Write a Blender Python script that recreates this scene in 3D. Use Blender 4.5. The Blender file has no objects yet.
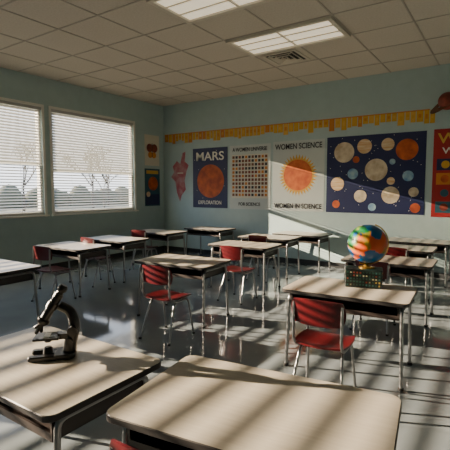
import bpy, bmesh, math, random
from mathutils import Vector, Matrix, Euler
random.seed(7)
S = bpy.context.scene
COL = S.collection
def srgb(r,g,b):
    f=lambda c:(c/255/12.92 if c/255<=0.04045 else ((c/255+0.055)/1.055)**2.4)
    return (f(r),f(g),f(b),1)
# ------------------------------------------------------------ materials
def mat(name,col,rough=0.6,metal=0.0,emit=0,noise=None,spec=None,bump=0,coat=0):
    m=bpy.data.materials.new(name); m.use_nodes=True
    nt=m.node_tree; b=nt.nodes['Principled BSDF']
    b.inputs['Base Color'].default_value=col
    b.inputs['Roughness'].default_value=rough
    b.inputs['Metallic'].default_value=metal
    if coat: b.inputs['Coat Weight'].default_value=coat; b.inputs['Coat Roughness'].default_value=0.08
    if spec is not None: b.inputs['Specular IOR Level'].default_value=spec
    if emit:
        b.inputs['Emission Color'].default_value=col; b.inputs['Emission Strength'].default_value=emit
    if noise:
        col2,scale,det,stretch=noise
        tc=nt.nodes.new('ShaderNodeTexCoord'); mp=nt.nodes.new('ShaderNodeMapping')
        mp.inputs['Scale'].default_value=stretch
        n=nt.nodes.new('ShaderNodeTexNoise'); n.inputs['Scale'].default_value=scale; n.inputs['Detail'].default_value=det
        r=nt.nodes.new('ShaderNodeValToRGB')
        r.color_ramp.elements[0].position=0.35; r.color_ramp.elements[1].position=0.65
        r.color_ramp.elements[0].color=col; r.color_ramp.elements[1].color=col2
        L=nt.links
        L.new(tc.outputs['Object'],mp.inputs['Vector']); L.new(mp.outputs['Vector'],n.inputs['Vector'])
        L.new(n.outputs['Fac'],r.inputs['Fac']); L.new(r.outputs['Color'],b.inputs['Base Color'])
        if bump:
            bp=nt.nodes.new('ShaderNodeBump'); bp.inputs['Strength'].default_value=bump; bp.inputs['Distance'].default_value=0.01
            L.new(n.outputs['Fac'],bp.inputs['Height']); L.new(bp.outputs['Normal'],b.inputs['Normal'])
    return m
M={}
M['wall']=mat('wall_paint',srgb(168,190,191),0.5,noise=(srgb(172,194,195),6,3,(1,1,1)))
M['ceil']=mat('ceiling_tile',srgb(206,200,188),0.9,noise=(srgb(196,190,178),40,4,(1,1,1)),bump=0.1)
M['grid']=mat('ceiling_grid_metal',srgb(172,167,157),0.6)
M['floor']=mat('floor_vinyl',srgb(128,136,140),0.09,noise=(srgb(118,127,132),2.2,6,(1,1,1)),spec=0.9)
M['base']=mat('baseboard_rubber',srgb(35,38,40),0.5)
M['white']=mat('white_frame',srgb(225,225,218),0.45)
M['panel']=mat('light_panel',srgb(255,240,212),0.5,emit=0.7)
M['lamp_frame']=mat('fixture_metal',srgb(205,200,186),0.4)
M['black']=mat('black_gloss',srgb(6,6,8),0.3,coat=0.2)
M['dark']=mat('desk_metal_dark',srgb(44,36,33),0.45)
M['edge']=mat('desk_edge_band',srgb(34,32,32),0.45)
M['top']=mat('desk_laminate',srgb(188,181,167),0.28,noise=(srgb(179,171,156),5,8,(1,14,1)),spec=0.5)
M['chrome']=mat('chrome_tube',srgb(150,150,150),0.28,metal=0.9)
M['red']=mat('red_plastic',srgb(86,11,19),0.3,noise=(srgb(72,9,15),5,3,(1,1,1)))
M['glide']=mat('rubber_glide',srgb(25,25,25),0.6)
def slat_mat():
    m=bpy.data.materials.new('blind_slat'); m.use_nodes=True; nt=m.node_tree
    b=nt.nodes['Principled BSDF']; o=nt.nodes['Material Output']
    b.inputs['Base Color'].default_value=srgb(186,188,186); b.inputs['Roughness'].default_value=0.5
    t=nt.nodes.new('ShaderNodeBsdfTranslucent'); t.inputs['Color'].default_value=srgb(184,184,176)
    mx=nt.nodes.new('ShaderNodeMixShader'); mx.inputs[0].default_value=0.08
    nt.links.new(b.outputs[0],mx.inputs[1]); nt.links.new(t.outputs[0],mx.inputs[2]); nt.links.new(mx.outputs[0],o.inputs['Surface'])
    return m
M['slat']=slat_mat()
# ------------------------------------------------------------ helpers
def link(o,parent=None):
    COL.objects.link(o)
    if parent: o.parent=parent
    return o
def empty(name,loc=(0,0,0),rot=(0,0,0)):
    e=bpy.data.objects.new(name,None); e.empty_display_size=0.1
    e.location=loc; e.rotation_euler=rot; COL.objects.link(e); return e
def mesh_from(bm,name,mats,smooth=False):
    bmesh.ops.recalc_face_normals(bm,faces=bm.faces[:])
    me=bpy.data.meshes.new(name); bm.to_mesh(me); bm.free()
    for m in mats: me.materials.append(m)
    if smooth:
        for p in me.polygons: p.use_smooth=True
        try: me.set_sharp_from_angle(angle=math.radians(40))
        except Exception: pass
    return me
def obj(name,me,parent=None,loc=(0,0,0),rot=(0,0,0)):
    o=bpy.data.objects.new(name,me); o.location=loc; o.rotation_euler=rot
    return link(o,parent)
def box(bm,c,s,mi=0,rot=None):
    mtx=Matrix.Translation(c)
    if rot: mtx=mtx@Euler(rot).to_matrix().to_4x4()
    mtx=mtx@Matrix.Diagonal((s[0],s[1],s[2],1))
    r=bmesh.ops.create_cube(bm,size=1,matrix=mtx)
    for f in {f for v in r['verts'] for f in v.link_faces}: f.material_index=mi
def tube(bm,pts,r,seg=8,mi=0,cap=True):
    pts=[Vector(p) for p in pts]; n=len(pts)
    rs=r if isinstance(r,(list,tuple)) else [r]*n
    d0=(pts[1]-pts[0]).normalized()
    up=Vector((0,0,1)) if abs(d0.z)<0.9 else Vector((1,0,0))
    a=d0.cross(up).normalized(); rings=[]
    for i,p in enumerate(pts):
        d=(pts[min(i+1,n-1)]-pts[max(i-1,0)]).normalized()
        a=(a-d*a.dot(d)).normalized(); b=d.cross(a)
        rings.append([bm.verts.new(p+(a*math.cos(2*math.pi*k/seg)+b*math.sin(2*math.pi*k/seg))*rs[i]) for k in range(seg)])
    for i in range(n-1):
        for k in range(seg):
            f=bm.faces.new((rings[i][k],rings[i][(k+1)%seg],rings[i+1][(k+1)%seg],rings[i+1][k])); f.material_index=mi
    if cap:
        bm.faces.new(rings[0][::-1]).material_index=mi; bm.faces.new(rings[-1]).material_index=mi
def smooth_path(pts,rad=0.05,n=5):
    pts=[Vector(p) for p in pts]; out=[pts[0]]
    for i in range(1,len(pts)-1):
        p=pts[i]; a=(pts[i-1]-p); b=(pts[i+1]-p)
        ra=min(rad,a.length*0.45); rb=min(rad,b.length*0.45)
        A=p+a.normalized()*ra; B=p+b.normalized()*rb
        for k in range(n+1):
            t=k/n; out.append(A*(1-t)**2+p*2*t*(1-t)+B*t*t)
    out.append(pts[-1]); return out
def rrect(w,d,r,n=6):
    o=[]
    for cx,cy,a0 in ((w/2-r,d/2-r,0),(-w/2+r,d/2-r,90),(-w/2+r,-d/2+r,180),(w/2-r,-d/2+r,270)):
        for k in range(n+1):
            a=math.radians(a0+90*k/n); o.append((cx+r*math.cos(a),cy+r*math.sin(a)))
    return o
def slab(bm,w,d,r,z0,z1,mtop=0,mside=0,c=(0,0),ch=0.004):
    P=rrect(w,d,r); Q=rrect(w-2*ch,d-2*ch,max(r-ch,0.001))
    def ring(P,z): return [bm.verts.new((x+c[0],y+c[1],z)) for x,y in P]
    R=[ring(Q,z0),ring(P,z0+ch),ring(P,z1-ch),ring(Q,z1)]
    n=len(P)
    for a,b in ((0,1),(1,2),(2,3)):
        for k in range(n):
            bm.faces.new((R[a][k],R[a][(k+1)%n],R[b][(k+1)%n],R[b][k])).material_index=mside
    bm.faces.new(R[0][::-1]).material_index=mside; bm.faces.new(R[3]).material_index=mtop
def panel(bm,w,h,fn,th=0.012,k=0.22,nx=14,ny=8,mi=0):
    G=[[],[]]
    for side in (0,1):
        for j in range(ny+1):
            row=[]
            for i in range(nx+1):
                s=-1+2*i/nx; t=-1+2*j/ny
                x=s*math.sqrt(1-k*t*t)*w/2; y=t*math.sqrt(1-k*s*s)*h/2
                row.append(bm.verts.new(fn(x,y,(side-0.5)*th)))
            G[side].append(row)
    for side in (0,1):
        for j in range(ny):
            for i in range(nx):
                bm.faces.new((G[side][j][i],G[side][j][i+1],G[side][j+1][i+1],G[side][j+1][i])).material_index=mi
    per=[(0,i) for i in range(nx)]+[(j,nx) for j in range(ny)]+[(ny,i) for i in range(nx,0,-1)]+[(j,0) for j in range(ny,0,-1)]
    for a in range(len(per)):
        p=per[a]; q=per[(a+1)%len(per)]
        bm.faces.new((G[0][p[0]][p[1]],G[0][q[0]][q[1]],G[1][q[0]][q[1]],G[1][p[0]][p[1]])).material_index=mi
def simple_box(name,lo,hi,m,parent=None):
    bm=bmesh.new(); c=[(a+b)/2 for a,b in zip(lo,hi)]; s=[b-a for a,b in zip(lo,hi)]
    box(bm,(0,0,0),s); return obj(name,mesh_from(bm,name,[m]),parent,c)
# ------------------------------------------------------------ room
XL,YB,ZC=-7.9,8.66,3.91
XR,YF=3.2,-3.6
simple_box('floor',(XL-0.25,YF,-0.1),(XR+0.1,YB+0.2,0),M['floor'])
simple_box('ceiling',(XL-0.25,YF,ZC),(XR+0.1,YB+0.2,ZC+0.1),M['ceil'])
simple_box('wall_back',(XL-0.25,YB,0),(XR+0.1,YB+0.2,ZC),M['wall'])
simple_box('wall_right',(XR,YF,0),(XR+0.1,YB,ZC),M['wall'])
simple_box('wall_rear',(XL-0.25,YF-0.1,0),(XR+0.1,YF,ZC),M['wall'])
wins=[(2.62,5.06),(5.26,7.56),(-0.04,2.42),(-2.68,-0.22)]
Z0,Z1=1.15,3.32
bm=bmesh.new()
def wbox(y0,y1,z0,z1): box(bm,(XL-0.1,(y0+y1)/2,(z0+z1)/2),(0.2,y1-y0,z1-z0))
wbox(YF,YB,0,Z0); wbox(YF,YB,Z1,ZC)
ys=sorted(wins); prev=YF
for a,b in ys: wbox(prev,a,Z0,Z1); prev=b
wbox(prev,YB,Z0,Z1)
obj('wall_left',mesh_from(bm,'wall_left',[M['wall']]))
simple_box('baseboard_back',(XL,YB-0.015,0),(XR,YB,0.11),M['base'])
simple_box('baseboard_left',(XL,YF,0),(XL+0.015,YB-0.015,0.11),M['base'])
# ceiling T grid
bm=bmesh.new()
gx=-3.70; x=gx-0.84*5
while x<XR:
    if x>XL: box(bm,(x,(YF+YB)/2,ZC-0.004),(0.022,YB-YF,0.008))
    x+=0.84
y=5.43-0.84*10
while y<YB:
    if y>YF: box(bm,((XL+XR)/2,y,ZC-0.004),(XR-XL,0.022,0.0075))
    y+=0.84
obj('trim_1',mesh_from(bm,'ceiling_grid',[M['grid']]))
# windows
def window(idx,y0,y1,split,tlo,thi,pitch,raise_to):
    root=empty('window_%d'%idx,(XL,(y0+y1)/2,(Z0+Z1)/2))
    w=y1-y0; h=Z1-Z0; bm=bmesh.new(); t=0.06
    for s in (-1,1):
        box(bm,(-0.10,s*(w/2-t/2),0),(0.10,t,h))
        box(bm,(-0.10,0,s*(h/2-t/2)),(0.10,w-2*t,t))
    box(bm,(-0.10,0,split-(Z0+Z1)/2),(0.06,w-2*t,0.05))
    # casing + sill
    for s in (-1,1): box(bm,(0.008,s*(w/2+0.02),0),(0.016,0.05,h+0.09))
    box(bm,(0.008,0,h/2+0.02),(0.016,w-0.01,0.05))
    box(bm,(0.03,0,-h/2-0.02),(0.09,w+0.12,0.03))
    obj('frame',mesh_from(bm,'window_frame',[M['white']]),root)
    bm=bmesh.new()
    z=Z1-0.10; zc=(Z0+Z1)/2
    box(bm,(-0.025,0,Z1-0.035-zc),(0.05,w-0.02,0.06))
    while z>raise_to:
        tl=thi if z>split else tlo
        dx=0.0275*math.cos(tl); dz=0.0275*math.sin(tl)   # outer edge up
        hw=w/2-0.02
        vs=[bm.verts.new(p) for p in ((-0.025-dx,-hw,z-zc+dz),(-0.025-dx,hw,z-zc+dz),(-0.025+dx,hw,z-zc-dz),(-0.025+dx,-hw,z-zc-dz))]
        bm.faces.new(vs); z-=pitch
    box(bm,(-0.025,0,z+pitch*0.3-zc),(0.045,w-0.05,0.02))
    for f in (-0.3,0.3):
        tube(bm,[(0.004,f*w,h/2-0.05),(0.004,f*w,z-zc)],0.0025,5)
    obj('blind',mesh_from(bm,'blind',[M['slat']]),root)
    pl=bpy.data.lights.new('sky_portal','AREA'); pl.shape='RECTANGLE'; pl.size=h; pl.size_y=w
    pl.cycles.is_portal=True
    po=bpy.data.objects.new('sky_portal',pl); po.location=(-0.16,0,0); po.rotation_euler=(0,-math.pi/2,0); link(po,root)
R=math.radians
window(1,*wins[0],2.15,R(28),R(66),0.057,1.2)
window(2,*wins[1],2.05,R(30),R(70),0.057,1.2)
window(3,*wins[2],2.2,R(50),R(51),0.070,1.2)
window(4,*wins[3],2.2,R(50),R(51),0.070,1.2)
# fixtures
def fixture(x0,x1,y0,y1):
    root=empty('ceiling_light',((x0+x1)/2,(y0+y1)/2,ZC-0.02))
    w=x1-x0-0.03; d=y1-y0-0.03; bm=bmesh.new()
    for s in (-1,1):
        box(bm,(s*(w/2-0.03),0,0),(0.06,d,0.04)); box(bm,(0,s*(d/2-0.03),0),(w-0.12,0.06,0.04))
    box(bm,(0,0,-0.004),(0.02,d-0.12,0.02)); 
    for k in (-1,1): box(bm,(0,k*d*0.16,-0.004),(w-0.12,0.012,0.015))
    obj('frame',mesh_from(bm,'fixture_frame',[M['lamp_frame']]),root)
    bm=bmesh.new(); box(bm,(0,0,0.012),(w-0.12,d-0.12,0.01))
    obj('diffuser',mesh_from(bm,'diffuser',[M['panel']]),root)
fixture(-3.70,-2.02,5.43,6.27); fixture(-3.70,-2.02,3.75,4.59)
# vent
root=empty('ceiling_vent',(-3.28,6.69,ZC-0.013)); bm=bmesh.new()
for k,s in enumerate((0.62,0.46,0.30,0.14)):
    z=-0.006*k; t=0.045
    for q in (-1,1):
        box(bm,(q*(s/2-t/2),0,z),(t,s,0.012),0,(0,q*0.5 if k else 0,0))
        box(bm,(0,q*(s/2-t/2),z),(s-2*t,t,0.012),0,(-q*0.5 if k else 0,0,0))
obj('louvres',mesh_from(bm,'vent',[M['lamp_frame']]),root)
bm=bmesh.new(); box(bm,(0,0,0.009),(0.54,0.54,0.004)); obj('duct',mesh_from(bm,'duct',[M['base']]),root)
# ------------------------------------------------------------ desks
W,D,H=1.10,0.70,0.74
bm=bmesh.new(); slab(bm,W,D,0.055,H-0.032,H,0,1)
me_top=mesh_from(bm,'desk_top',[M['top'],M['edge']])
bm=bmesh.new(); bw,bd,bh=W-0.16,D-0.14,0.13; zt=H-0.033
box(bm,(0,0,zt-bh+0.006),(bw,bd,0.012)); 
for s in (-1,1): box(bm,(s*(bw/2-0.006),0,zt-bh/2),(0.012,bd,bh))
box(bm,(0,bd/2-0.006,zt-bh/2),(bw-0.024,0.012,bh))
box(bm,(0,-bd/2+0.006,zt-bh+0.022),(bw-0.024,0.012,0.03))
box(bm,(0,-bd/2+0.006,zt-0.012),(bw-0.024,0.012,0.02))
me_box=mesh_from(bm,'desk_book_box',[M['dark']])
bm=bmesh.new()
for sx in (-1,1):
    x=sx*(W/2-0.062); X2=sx*(W/2-0.045)
    P=smooth_path([(X2,-D/2+0.05,0.0),(x,-D/2+0.085,zt-0.03),(x,D/2-0.085,zt-0.03),(X2,D/2-0.05,0.0)],0.05)
    tube(bm,P,0.0155,10)
    for sy in (-1,1): tube(bm,[(X2,sy*(D/2-0.05),0),(X2,sy*(D/2-0.05),0.025)],0.022,10,1)
me_leg=mesh_from(bm,'desk_legs',[M['chrome'],M['glide']],True)
def desk(x,y,rot=2):
    r=empty('school_desk',(x,y,0),(0,0,R(rot)))
    obj('desk_top',me_top,r); obj('book_box',me_box,r); obj('legs',me_leg,r)
for a in [(-0.85,1.50,8),(-2.04,1.275,0.5),(-1.20,3.84,4),(-3.50,4.18,5),(-5.95,4.30,2),(-5.17,2.55,1),
          (-6.15,5.38,2),(-6.42,6.85,1),(-5.95,8.12,0),(-3.68,6.03,3),(-3.88,7.28,2),(-3.6,8.2,0),
          (-1.29,5.75,2),(-1.47,7.1,1),(-1.35,8.2,0)]: desk(*a)
# ------------------------------------------------------------ chairs
bm=bmesh.new()
def seatf(x,y,o):
    z=0.455+0.35*(x*x)+ (0.10*max(0,-y-0.10)) - 1.2*max(0,y-0.12)**2
    return (x,y,z+o)
panel(bm,0.43,0.41,seatf,0.014,0.2)
def backf(x,z,o): return (x,-0.225+0.9*x*x*0.9-0.12*z+o*1.0,0.735+z)
panel(bm,0.42,0.21,backf,0.012,0.22)
me_shell=mesh_from(bm,'chair_shell',[M['red']],True)
bm=bmesh.new()
for s in (-1,1):
    P=smooth_path([(s*0.185,-0.205,0.80),(s*0.185,-0.215,0.50),(s*0.178,-0.12,0.428),(s*0.178,0.13,0.428),(s*0.205,0.20,0.0)],0.06)
    tube(bm,P,0.0115,10)
    P=smooth_path([(s*0.165,0.10,0.420),(s*0.165,-0.10,0.420),(s*0.205,-0.25,0.0)],0.06)
    tube(bm,P,0.0115,10)
    for y in (0.20,-0.25): tube(bm,[(s*0.205,y,0),(s*0.205,y,0.02)],0.017,10,1)
for y in (-0.08,0.10): tube(bm,[(-0.178,y,0.424),(0.178,y,0.424)],0.010,8)
me_cf=mesh_from(bm,'chair_frame',[M['chrome'],M['glide']],True)
def chair(x,y,rot=0):
    r=empty('school_chair',(x,y,0),(0,0,R(rot)))
    obj('seat_and_back',me_shell,r); obj('frame',me_cf,r)
for a in [(-1.17,3.14,4),(-3.15,3.50,3),(-3.35,5.30,0),(-5.62,3.72,3),(-6.0,4.83,-4),(-6.3,6.30,4),
          (-1.3,5.12,2),(-3.75,6.78,0),(-1.35,6.5,-3),(-0.90,1.12,8),(-5.3,2.02,0)]: chair(*a)
# ------------------------------------------------------------ microscope
ms=empty('microscope',(-2.03,1.33,H),(0,0,R(46)))
bm=bmesh.new()
slab(bm,0.11,0.14,0.03,0,0.028,0,0,(0.055,0),0.006)
for s in (-1,1): slab(bm,0.16,0.042,0.02,0,0.026,0,0,(-0.05,s*0.05),0.006)
P=smooth_path([(0.075,0,0.02),(0.085,0,0.09),(0.11,0,0.17),(0.09,0,0.25),(0.03,0,0.285)],0.06,6)
n=len(P); tube(bm,P,[0.036-0.010*i/(n-1) for i in range(n)],12)
a=Vector((-0.065,0,0.185)); b=Vector((0.055,0,0.385)); d=(b-a).normalized()
tube(bm,[a+d*0.03,a+d*0.19],0.025,16)
tube(bm,[a+d*0.10,a+d*0.135],0.031,16)
tube(bm,[a+d*0.19,b],0.019,16); tube(bm,[b-d*0.03,b-d*0.02,b,b+d*0.01],[0.019,0.026,0.026,0.018],16)
tube(bm,[a+d*0.00,a+d*0.015,a+d*0.03,a+d*0.04],[0.022,0.034,0.034,0.022],16)
pd=Vector((d.z,0,-d.x))
for k,(o,l) in enumerate(((0.0,0.055),(0.55,0.04),(-0.6,0.035))):
    dd=(-d+pd*o).normalized(); tube(bm,[a,a+dd*l,a+dd*(l+0.006)],[0.011,0.0095,0.006],12)
box(bm,(-0.035,0,0.115),(0.13,0.12,0.012),0,(0,0,0))
box(bm,(0.05,0,0.115),(0.06,0.045,0.03))
for s in (-1,1):
    tube(bm,[(0.10,0,0.15),(0.10,s*0.05,0.15)],0.010,12); tube(bm,[(0.10,s*0.035,0.15),(0.10,s*0.06,0.15)],0.026,18)
    tube(bm,[(0.085,s*0.02,0.09),(0.085,s*0.05,0.09)],0.017,16)
tube(bm,[(-0.035,0,0.112),(-0.035,0,0.085)],[0.022,0.018],14)
tube(bm,[(-0.035,0,0.02),(-0.035,0,0.05),(-0.035,0,0.058)],[0.028,0.024,0.016],16)
box(bm,(0.0,0,0.014),(0.09,0.05,0.024))
obj('body',mesh_from(bm,'microscope_body',[M['black']],True),ms)
bm=bmesh.new(); box(bm,(-0.035,0,0.1225),(0.03,0.085,0.002)); 
for s in(-1,1): box(bm,(-0.02,s*0.035,0.124),(0.06,0.006,0.003))
obj('slide',mesh_from(bm,'slide',[M['white']]),ms)
# ------------------------------------------------------------ globe on box
def globe_mat():
    m=bpy.data.materials.new('globe_map'); m.use_nodes=True; nt=m.node_tree; b=nt.nodes['Principled BSDF']; L=nt.links
    tc=nt.nodes.new('ShaderNodeTexCoord'); n=nt.nodes.new('ShaderNodeTexNoise'); n.inputs['Scale'].default_value=4.2; n.inputs['Detail'].default_value=5
    mp=nt.nodes.new('ShaderNodeMapping'); mp.inputs['Location'].default_value=(0.37,0.15,0.6)
    r=nt.nodes.new('ShaderNodeMapRange'); r.inputs['From Min'].default_value=0.49; r.inputs['From Max'].default_value=0.5
    n2=nt.nodes.new('ShaderNodeTexNoise'); n2.inputs['Scale'].default_value=3.5; n2.inputs['Detail'].default_value=3
    r2=nt.nodes.new('ShaderNodeValToRGB'); e=r2.color_ramp.elements
    e[0].position=0.46; e[0].color=srgb(18,105,50); e[1].position=0.56; e[1].color=srgb(200,80,25)
    x=e.new(0.51); x.color=srgb(150,130,40)
    mx=nt.nodes.new('ShaderNodeMix'); mx.data_type='RGBA'; mx.inputs[6].default_value=srgb(8,84,140)
    L.new(tc.outputs['Object'],mp.inputs['Vector']); L.new(mp.outputs['Vector'],n.inputs['Vector']); L.new(tc.outputs['Object'],n2.inputs['Vector'])
    L.new(n.outputs['Fac'],r.inputs['Value']); L.new(n2.outputs['Fac'],r2.inputs['Fac']); L.new(r.outputs['Result'],mx.inputs[0]); L.new(r2.outputs['Color'],mx.inputs[7])
    L.new(mx.outputs[2],b.inputs['Base Color'])
    b.inputs['Roughness'].default_value=0.3; return m
M['brass']=mat('brass',srgb(190,150,70),0.3,metal=0.9)
BZ=0.175
gl=empty('globe',(-1.10,4.02,H+BZ),(0,0,R(30)))
bm=bmesh.new(); bmesh.ops.create_uvsphere(bm,u_segments=40,v_segments=24,radius=0.182)
obj('sphere',mesh_from(bm,'globe_sphere',[globe_mat()],True),gl,(0,0,0.228))
bm=bmesh.new()
A=[( 0.194*math.sin(R(t)),0,0.228+0.194*math.cos(R(t))) for t in range(20,201,10)]
tube(bm,A,0.006,8); tube(bm,[(0,0,0.0),(0,0,0.008),(0,0,0.015),(0,0,0.036)],[0.075,0.075,0.03,0.012],20)
obj('meridian_stand',mesh_from(bm,'globe_stand',[M['brass']],True),gl)
bx=empty('specimen_box',(-1.12,4.0,H),(0,0,R(14)))
cols=[srgb(30,70,58),srgb(130,60,44),srgb(170,145,70),srgb(44,90,86),srgb(130,130,105)]
dm=[mat('box_dot_%d'%i,c,0.4) for i,c in enumerate(cols)]
M['boxg']=mat('box_dark_green',srgb(14,34,31),0.4)
bm=bmesh.new(); slab(bm,0.33,0.20,0.012,0,BZ-0.001,0,0,(0,0),0.005); obj('case',mesh_from(bm,'case',[M['boxg']]),bx)
bm=bmesh.new()
for i in range(11):
    for j in range(5):
        k=random.choice([0,0,0,0,3,3,1,2,4]); box(bm,(-0.14+i*0.028,-0.1015,0.028+j*0.029),(0.014,0.004,0.014),k)
for i in range(6):
    for j in range(5):
        k=random.choice([0,0,0,1,2,3])
        for q in (-1,1): box(bm,(q*0.1665,-0.070+i*0.028,0.028+j*0.029),(0.004,0.014,0.014),k)
obj('specimens',mesh_from(bm,'specimens',dm),bx)
# ------------------------------------------------------------ posters
BR=(R(90),0,0); LR=(R(90),0,R(90))
class Poster:
    def __init__(s,name,loc,rot): s.root=empty(name,loc,rot); s.mats=[]; s.bm=bmesh.new()
    def mi(s,m):
        if m not in s.mats: s.mats.append(m)
        return s.mats.index(m)
    def rect(s,cx,cy,w,h,z,m): box(s.bm,(cx,cy,z/2),(w,h,z),s.mi(m))
    def disc(s,cx,cy,r,z,m,sy=1): 
        tube(s.bm,[(cx,cy,0.002),(cx,cy,z)],r,36,s.mi(m))
    def poly(s,pts,z,m):
        lo=[s.bm.verts.new((x,y,0.001)) for x,y in pts]; hi=[s.bm.verts.new((x,y,z)) for x,y in pts]; i=s.mi(m); n=len(pts)
        s.bm.faces.new(hi).material_index=i
        s.bm.faces.new(lo[::-1]).material_index=i
        for k in range(n): s.bm.faces.new((lo[k],lo[(k+1)%n],hi[(k+1)%n],hi[k])).material_index=i
    def text(s,t,cx,cy,size,m,z=0.012,w=None):
        c=bpy.data.curves.new('lettering','FONT'); c.body=t; c.size=size; c.align_x='CENTER'; c.align_y='CENTER'; c.extrude=0.0015; c.offset=size*0.014
        c.materials.append(m); o=bpy.data.objects.new('lettering',c); o.location=(cx,cy,z); link(o,s.root)
        if w:
            bpy.context.view_layer.update(); 
            if o.dimensions.x>0: o.scale.x=w/o.dimensions.x
    def done(s): obj('sheet',mesh_from(s.bm,'poster',s.mats),s.root)
C=lambda n,*a,**k: mat(n,srgb(*a),0.5,**k)
navy=C('navy',26,36,80); cream=C('cream',214,210,194); ink=C('ink',24,26,34); paper=C('paper_blue',192,202,200)
white=C('pwhite',228,225,215); orange=mat('mars_orange',srgb(205,100,40),0.6,noise=(srgb(150,60,26),5,6,(1,1,1)))
sunor=mat('sun_orange',srgb(214,112,50),0.6,noise=(srgb(186,84,36),7,6,(1,1,1)))
moon=mat('moon_cream',srgb(222,210,185),0.6,noise=(srgb(180,160,130),6,6,(1,1,1)))
gas=mat('gas_giant',srgb(205,160,110),0.6,noise=(srgb(225,205,170),3,4,(1,8,1)))
blu=mat('blue_planet',srgb(80,130,180),0.6,noise=(srgb(160,190,200),6,4,(1,1,1)))
rust=mat('rust',srgb(140,60,40),0.6,noise=(srgb(100,40,30),6,4,(1,1,1)))
brown=C('brown',110,66,40)
gold=C('gold',208,162,50); yel=C('yellow',215,170,70); amber=C('amber',200,125,40); redp=C('poster_red',165,34,34); teal=C('poster_teal',36,84,100); green=C('poster_green',60,110,80)
def bx_(x0,x1,z0,z1): return ((x0+x1)/2,YB-0.001,(z0+z1)/2),x1-x0,z1-z0
# mars
loc,w,h=bx_(-6.88,-5.80,1.20,2.71); p=Poster('mars_poster',loc,BR)
p.rect(0,0,w,h,0.006,navy); p.disc(0.02,-0.08,0.42,0.010,orange)
p.text('MARS',0,h/2-0.22,0.30,white,w=0.86); p.text('EXPLORATION',0,-h/2+0.13,0.13,white,w=0.72)
for i in range(26): p.disc(random.uniform(-.5,.5),random.uniform(-.7,.7),0.008,0.008,white)
p.done()
# grid poster
loc,w,h=bx_(-5.74,-4.60,1.19,2.72); p=Poster('specimen_chart_poster',loc,BR)
p.rect(0,0,w,h,0.006,paper); p.text('A WOMEN UNIVERSE',0,h/2-0.11,0.13,ink,w=0.95)
p.rect(0,0.02,1.0,1.04,0.008,cream)
for i in range(11):
    for j in range(11): p.rect(-0.45+i*0.09,0.48-j*0.09,0.062,0.062,0.011,random.choice([brown,ink,brown,amber,rust]))
p.text('FOR SCIENCE',0,-h/2+0.12,0.11,ink,w=0.6); p.done()
# sun poster
loc,w,h=bx_(-4.54,-3.31,1.18,2.74); p=Poster('sun_poster',loc,BR)
p.rect(0,0,w,h,0.006,paper); p.text('WOMEN SCIENCE',0,h/2-0.13,0.17,ink,w=1.12); p.text('WOMEN IN SCIENCE',0,-h/2+0.11,0.15,ink,w=1.14)
n=36; pts=[]
for k in range(n*2):
    r=0.46 if k%2 else 0.36
    pts.append((r*math.cos(math.pi*k/n),0.02+r*math.sin(math.pi*k/n)))
p.poly(pts,0.009,yel); p.disc(0,0.02,0.34,0.013,sunor); p.done()
# planets
x0,x1,z0,z1=-3.26,-1.34,1.18,2.75
loc,w,h=bx_(x0,x1,z0,z1); p=Poster('planets_poster',loc,BR); p.rect(0,0,w,h,0.006,navy)
def pp(px,py,r,m):
    u=(px-225)/420; t=8.66/(0.8275+0.5615*u); X=t*(-0.5615+0.8275*u); Z=1.65+(190-py)*t/420
    p.disc(X-(x0+x1)/2,Z-(z0+z1)/2,r*t/420*0.95,0.011,m)
L=[(343,153,10.5,moon),(363,147,7.5,gas),(375,170,11.5,moon),(405,150,11,orange),(352,174,5.5,blu),(337,184,7,gas),(360,196,6.5,moon),(390,195,9,moon),(407,176,5.5,blu),(415,208,5,orange),(386,145,6.5,gas),(372,207,4,blu),(336,204,4,orange),(390,181,4,gas),(413,192,5,moon),(355,160,3.5,orange),(391,162,3,blu)]
for q in L: pp(*q)
for i in range(60): p.disc(random.uniform(-w/2+.03,w/2-.03),random.uniform(-h/2+.03,h/2-.03),0.007,0.008,white)
p.done()
# red poster
loc,w,h=bx_(-1.22,-0.12,1.15,2.76); p=Poster('wonders_poster',loc,BR); p.rect(0,0,w,h,0.006,redp)
p.text('World',-0.05,h/2-0.18,0.26,yel,w=0.85)
p.text('Wonders',0,h/2-0.40,0.16,white,w=0.8)
for i in range(3):
    for j in range(4):
        p.rect(-0.34+i*0.34,0.16-j*0.26,0.29,0.21,0.009,[navy,amber,redp,teal][(i+j)%4]); p.disc(-0.34+i*0.34,0.16-j*0.26,0.07,0.012,[gold,orange,teal,rust][(i*2+j)%4])
p.done()
# map cutout near corner
p=Poster('map_cutout',(-7.33,YB-0.001,2.0),BR)
pts=[(-.24,.28),(-.1,.42),(.02,.34),(.10,.62),(.2,.66),(.17,.40),(.30,.30),(.22,.12),(.16,-.10),(.20,-.34),(.05,-.5),(.0,-.66),(-.10,-.42),(-.16,-.12),(-.30,.0),(-.2,.12)]
mp=mat('map_red',srgb(160,70,80),0.6,noise=(srgb(180,140,140),5,3,(1,1,1)))
p.poly(pts[::-1],0.006,mp); p.rect(0.02,0.1,0.2,0.03,0.009,cream); p.done()
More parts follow.
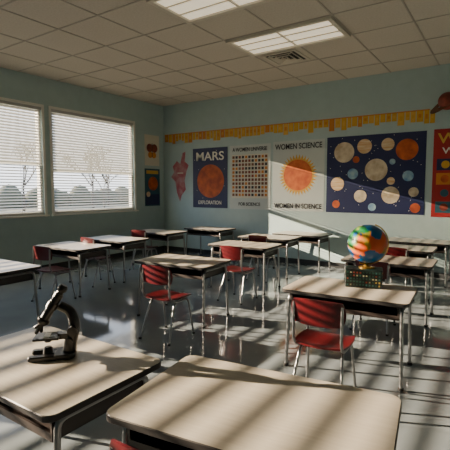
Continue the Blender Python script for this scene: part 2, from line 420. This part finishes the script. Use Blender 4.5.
# left wall posters
p=Poster('butterfly_poster',(XL+0.001,8.2,2.69),LR); p.rect(0,0,0.54,0.80,0.006,cream)
for sx in(-1,1): p.disc(sx*0.09,0.06,0.11,0.010,rust); p.disc(sx*0.07,-0.12,0.08,0.010,amber)
p.rect(0,0,0.02,0.36,0.012,ink); p.done()
p=Poster('solar_system_poster',(XL+0.001,8.2,1.72),LR); p.rect(0,0,0.56,0.98,0.006,teal); p.rect(0,-0.32,0.5,0.28,0.008,navy)
p.disc(0.02,0.1,0.18,0.010,orange); p.disc(-0.16,-0.18,0.07,0.011,gas); p.rect(0,0.40,0.44,0.09,0.009,yel); p.done()
# banner
p=Poster('paper_banner',(-4.6,YB-0.001,3.05),BR)
x=-3.25; 
while x<3.3:
    wd=random.uniform(0.09,0.14); hh=random.choice([0.15,0.18,0.2,0.24]); p.rect(x+wd/2,0.07-hh/2,wd-0.016,hh,0.006,random.choice([gold,yel,amber,gold,gold]))
    p.rect(x+wd/2,0.07-hh*0.45,wd*0.4,hh*0.35,0.009,random.choice([amber,gold,amber,yel,gold]))
    x+=wd
p.rect(0.02,0.08,6.55,0.02,0.010,amber); p.done()
# saturn
sat=empty('saturn_model',(-1.00,YB-0.17,3.22),(0,0,0))
bm=bmesh.new(); bmesh.ops.create_uvsphere(bm,u_segments=28,v_segments=18,radius=0.155)
obj('planet',mesh_from(bm,'saturn_ball',[rust],True),sat)
bm=bmesh.new()
ri,ro=0.18,0.33; A=[]
for k in range(48):
    c,s_=math.cos(2*math.pi*k/48),math.sin(2*math.pi*k/48); A.append([bm.verts.new((r*c,r*s_*0.48,z)) for r,z in ((ri,0.006),(ro,0.006),(ro,-0.006),(ri,-0.006))])
for k in range(48):
    for q in range(4): bm.faces.new((A[k][q],A[(k+1)%48][q],A[(k+1)%48][(q+1)%4],A[k][(q+1)%4]))
obj('ring',mesh_from(bm,'saturn_ring',[brown],True),sat,(0,0,0),(R(38),R(-35),0))
bm=bmesh.new(); tube(bm,[(0,0.14,0),(0,0.168,0)],0.02,10); obj('mount',mesh_from(bm,'mount',[M['white']]),sat)
# ------------------------------------------------------------ outside
M['grass']=mat('grass',srgb(84,90,74),0.9,noise=(srgb(100,100,84),0.6,6,(1,1,1)))
M['bark']=mat('bark',srgb(60,52,46),0.9)
bm=bmesh.new(); box(bm,(-48.2,10,-0.35),(80,120,0.3)); obj('ground_outside',mesh_from(bm,'ground',[M['grass']]))
def tree(x,y,h):
    bm=bmesh.new()
    def br(p,d,l,r,dep):
        q=p+d*l; mid=p+d*l*0.5+Vector((random.uniform(-1,1),random.uniform(-1,1),0))*l*0.04
        tube(bm,[p,mid,q],[r,r*0.85,r*0.7],6,cap=False)
        if dep==0: return
        for k in range(3 if dep>1 else 4):
            nd=(d+Vector((random.uniform(-1,1),random.uniform(-1,1),random.uniform(-0.3,0.6)))*0.75).normalized()
            br(q,nd,l*random.uniform(0.6,0.8),r*0.6,dep-1)
    br(Vector((0,0,0)),Vector((0,0,1)),h*0.3,h*0.018,5)
    obj('bare_tree',mesh_from(bm,'tree',[M['bark']]),None,(x,y,-0.2))
for a in [(-34,27,7),(-40,34,8),(-30,25,5),(-36,21,7)]: tree(*a)
M['hedge']=mat('hedge',srgb(76,82,66),0.9,noise=(srgb(52,58,44),2,5,(1,1,1)),bump=0.8)
bm=bmesh.new()
for k in range(40):
    m=Matrix.Translation((random.uniform(-1.5,1.5),k*1.5-30,0.6))@Matrix.Diagonal((1.5,1.4,random.uniform(1.1,2.0),1))
    bmesh.ops.create_icosphere(bm,subdivisions=2,radius=1,matrix=m)
obj('hedge',mesh_from(bm,'hedge',[M['hedge']],True),None,(-44,40,-0.2))
# ------------------------------------------------------------ light
sun=bpy.data.lights.new('sun','SUN'); sun.energy=40; sun.angle=R(0.3); sun.color=(1,0.80,0.57)
so=bpy.data.objects.new('sun',sun); so.rotation_euler=Vector((1,0.35,-0.27)).to_track_quat('-Z','Y').to_euler(); so.location=(-15,-5,8); COL.objects.link(so)
w=bpy.data.worlds.new('world'); S.world=w; w.use_nodes=True
nt=w.node_tree; bg=nt.nodes['Background']
tc=nt.nodes.new('ShaderNodeTexCoord'); sx=nt.nodes.new('ShaderNodeSeparateXYZ'); rp=nt.nodes.new('ShaderNodeValToRGB')
rp.color_ramp.elements[0].color=(0.88,0.91,0.95,1); rp.color_ramp.elements[1].color=(0.5,0.65,0.9,1); rp.color_ramp.elements[1].position=0.7
nt.links.new(tc.outputs['Generated'],sx.inputs[0]); nt.links.new(sx.outputs['Z'],rp.inputs['Fac']); nt.links.new(rp.outputs['Color'],bg.inputs['Color'])
bg.inputs['Strength'].default_value=3.6
# ------------------------------------------------------------ camera
cam=bpy.data.cameras.new('camera'); cam.lens=33.6; cam.sensor_width=36; cam.clip_end=300
co=bpy.data.objects.new('camera',cam); co.location=(0,0,1.65); co.rotation_euler=(R(90-4.76),0,R(34.16)); COL.objects.link(co)
S.camera=co
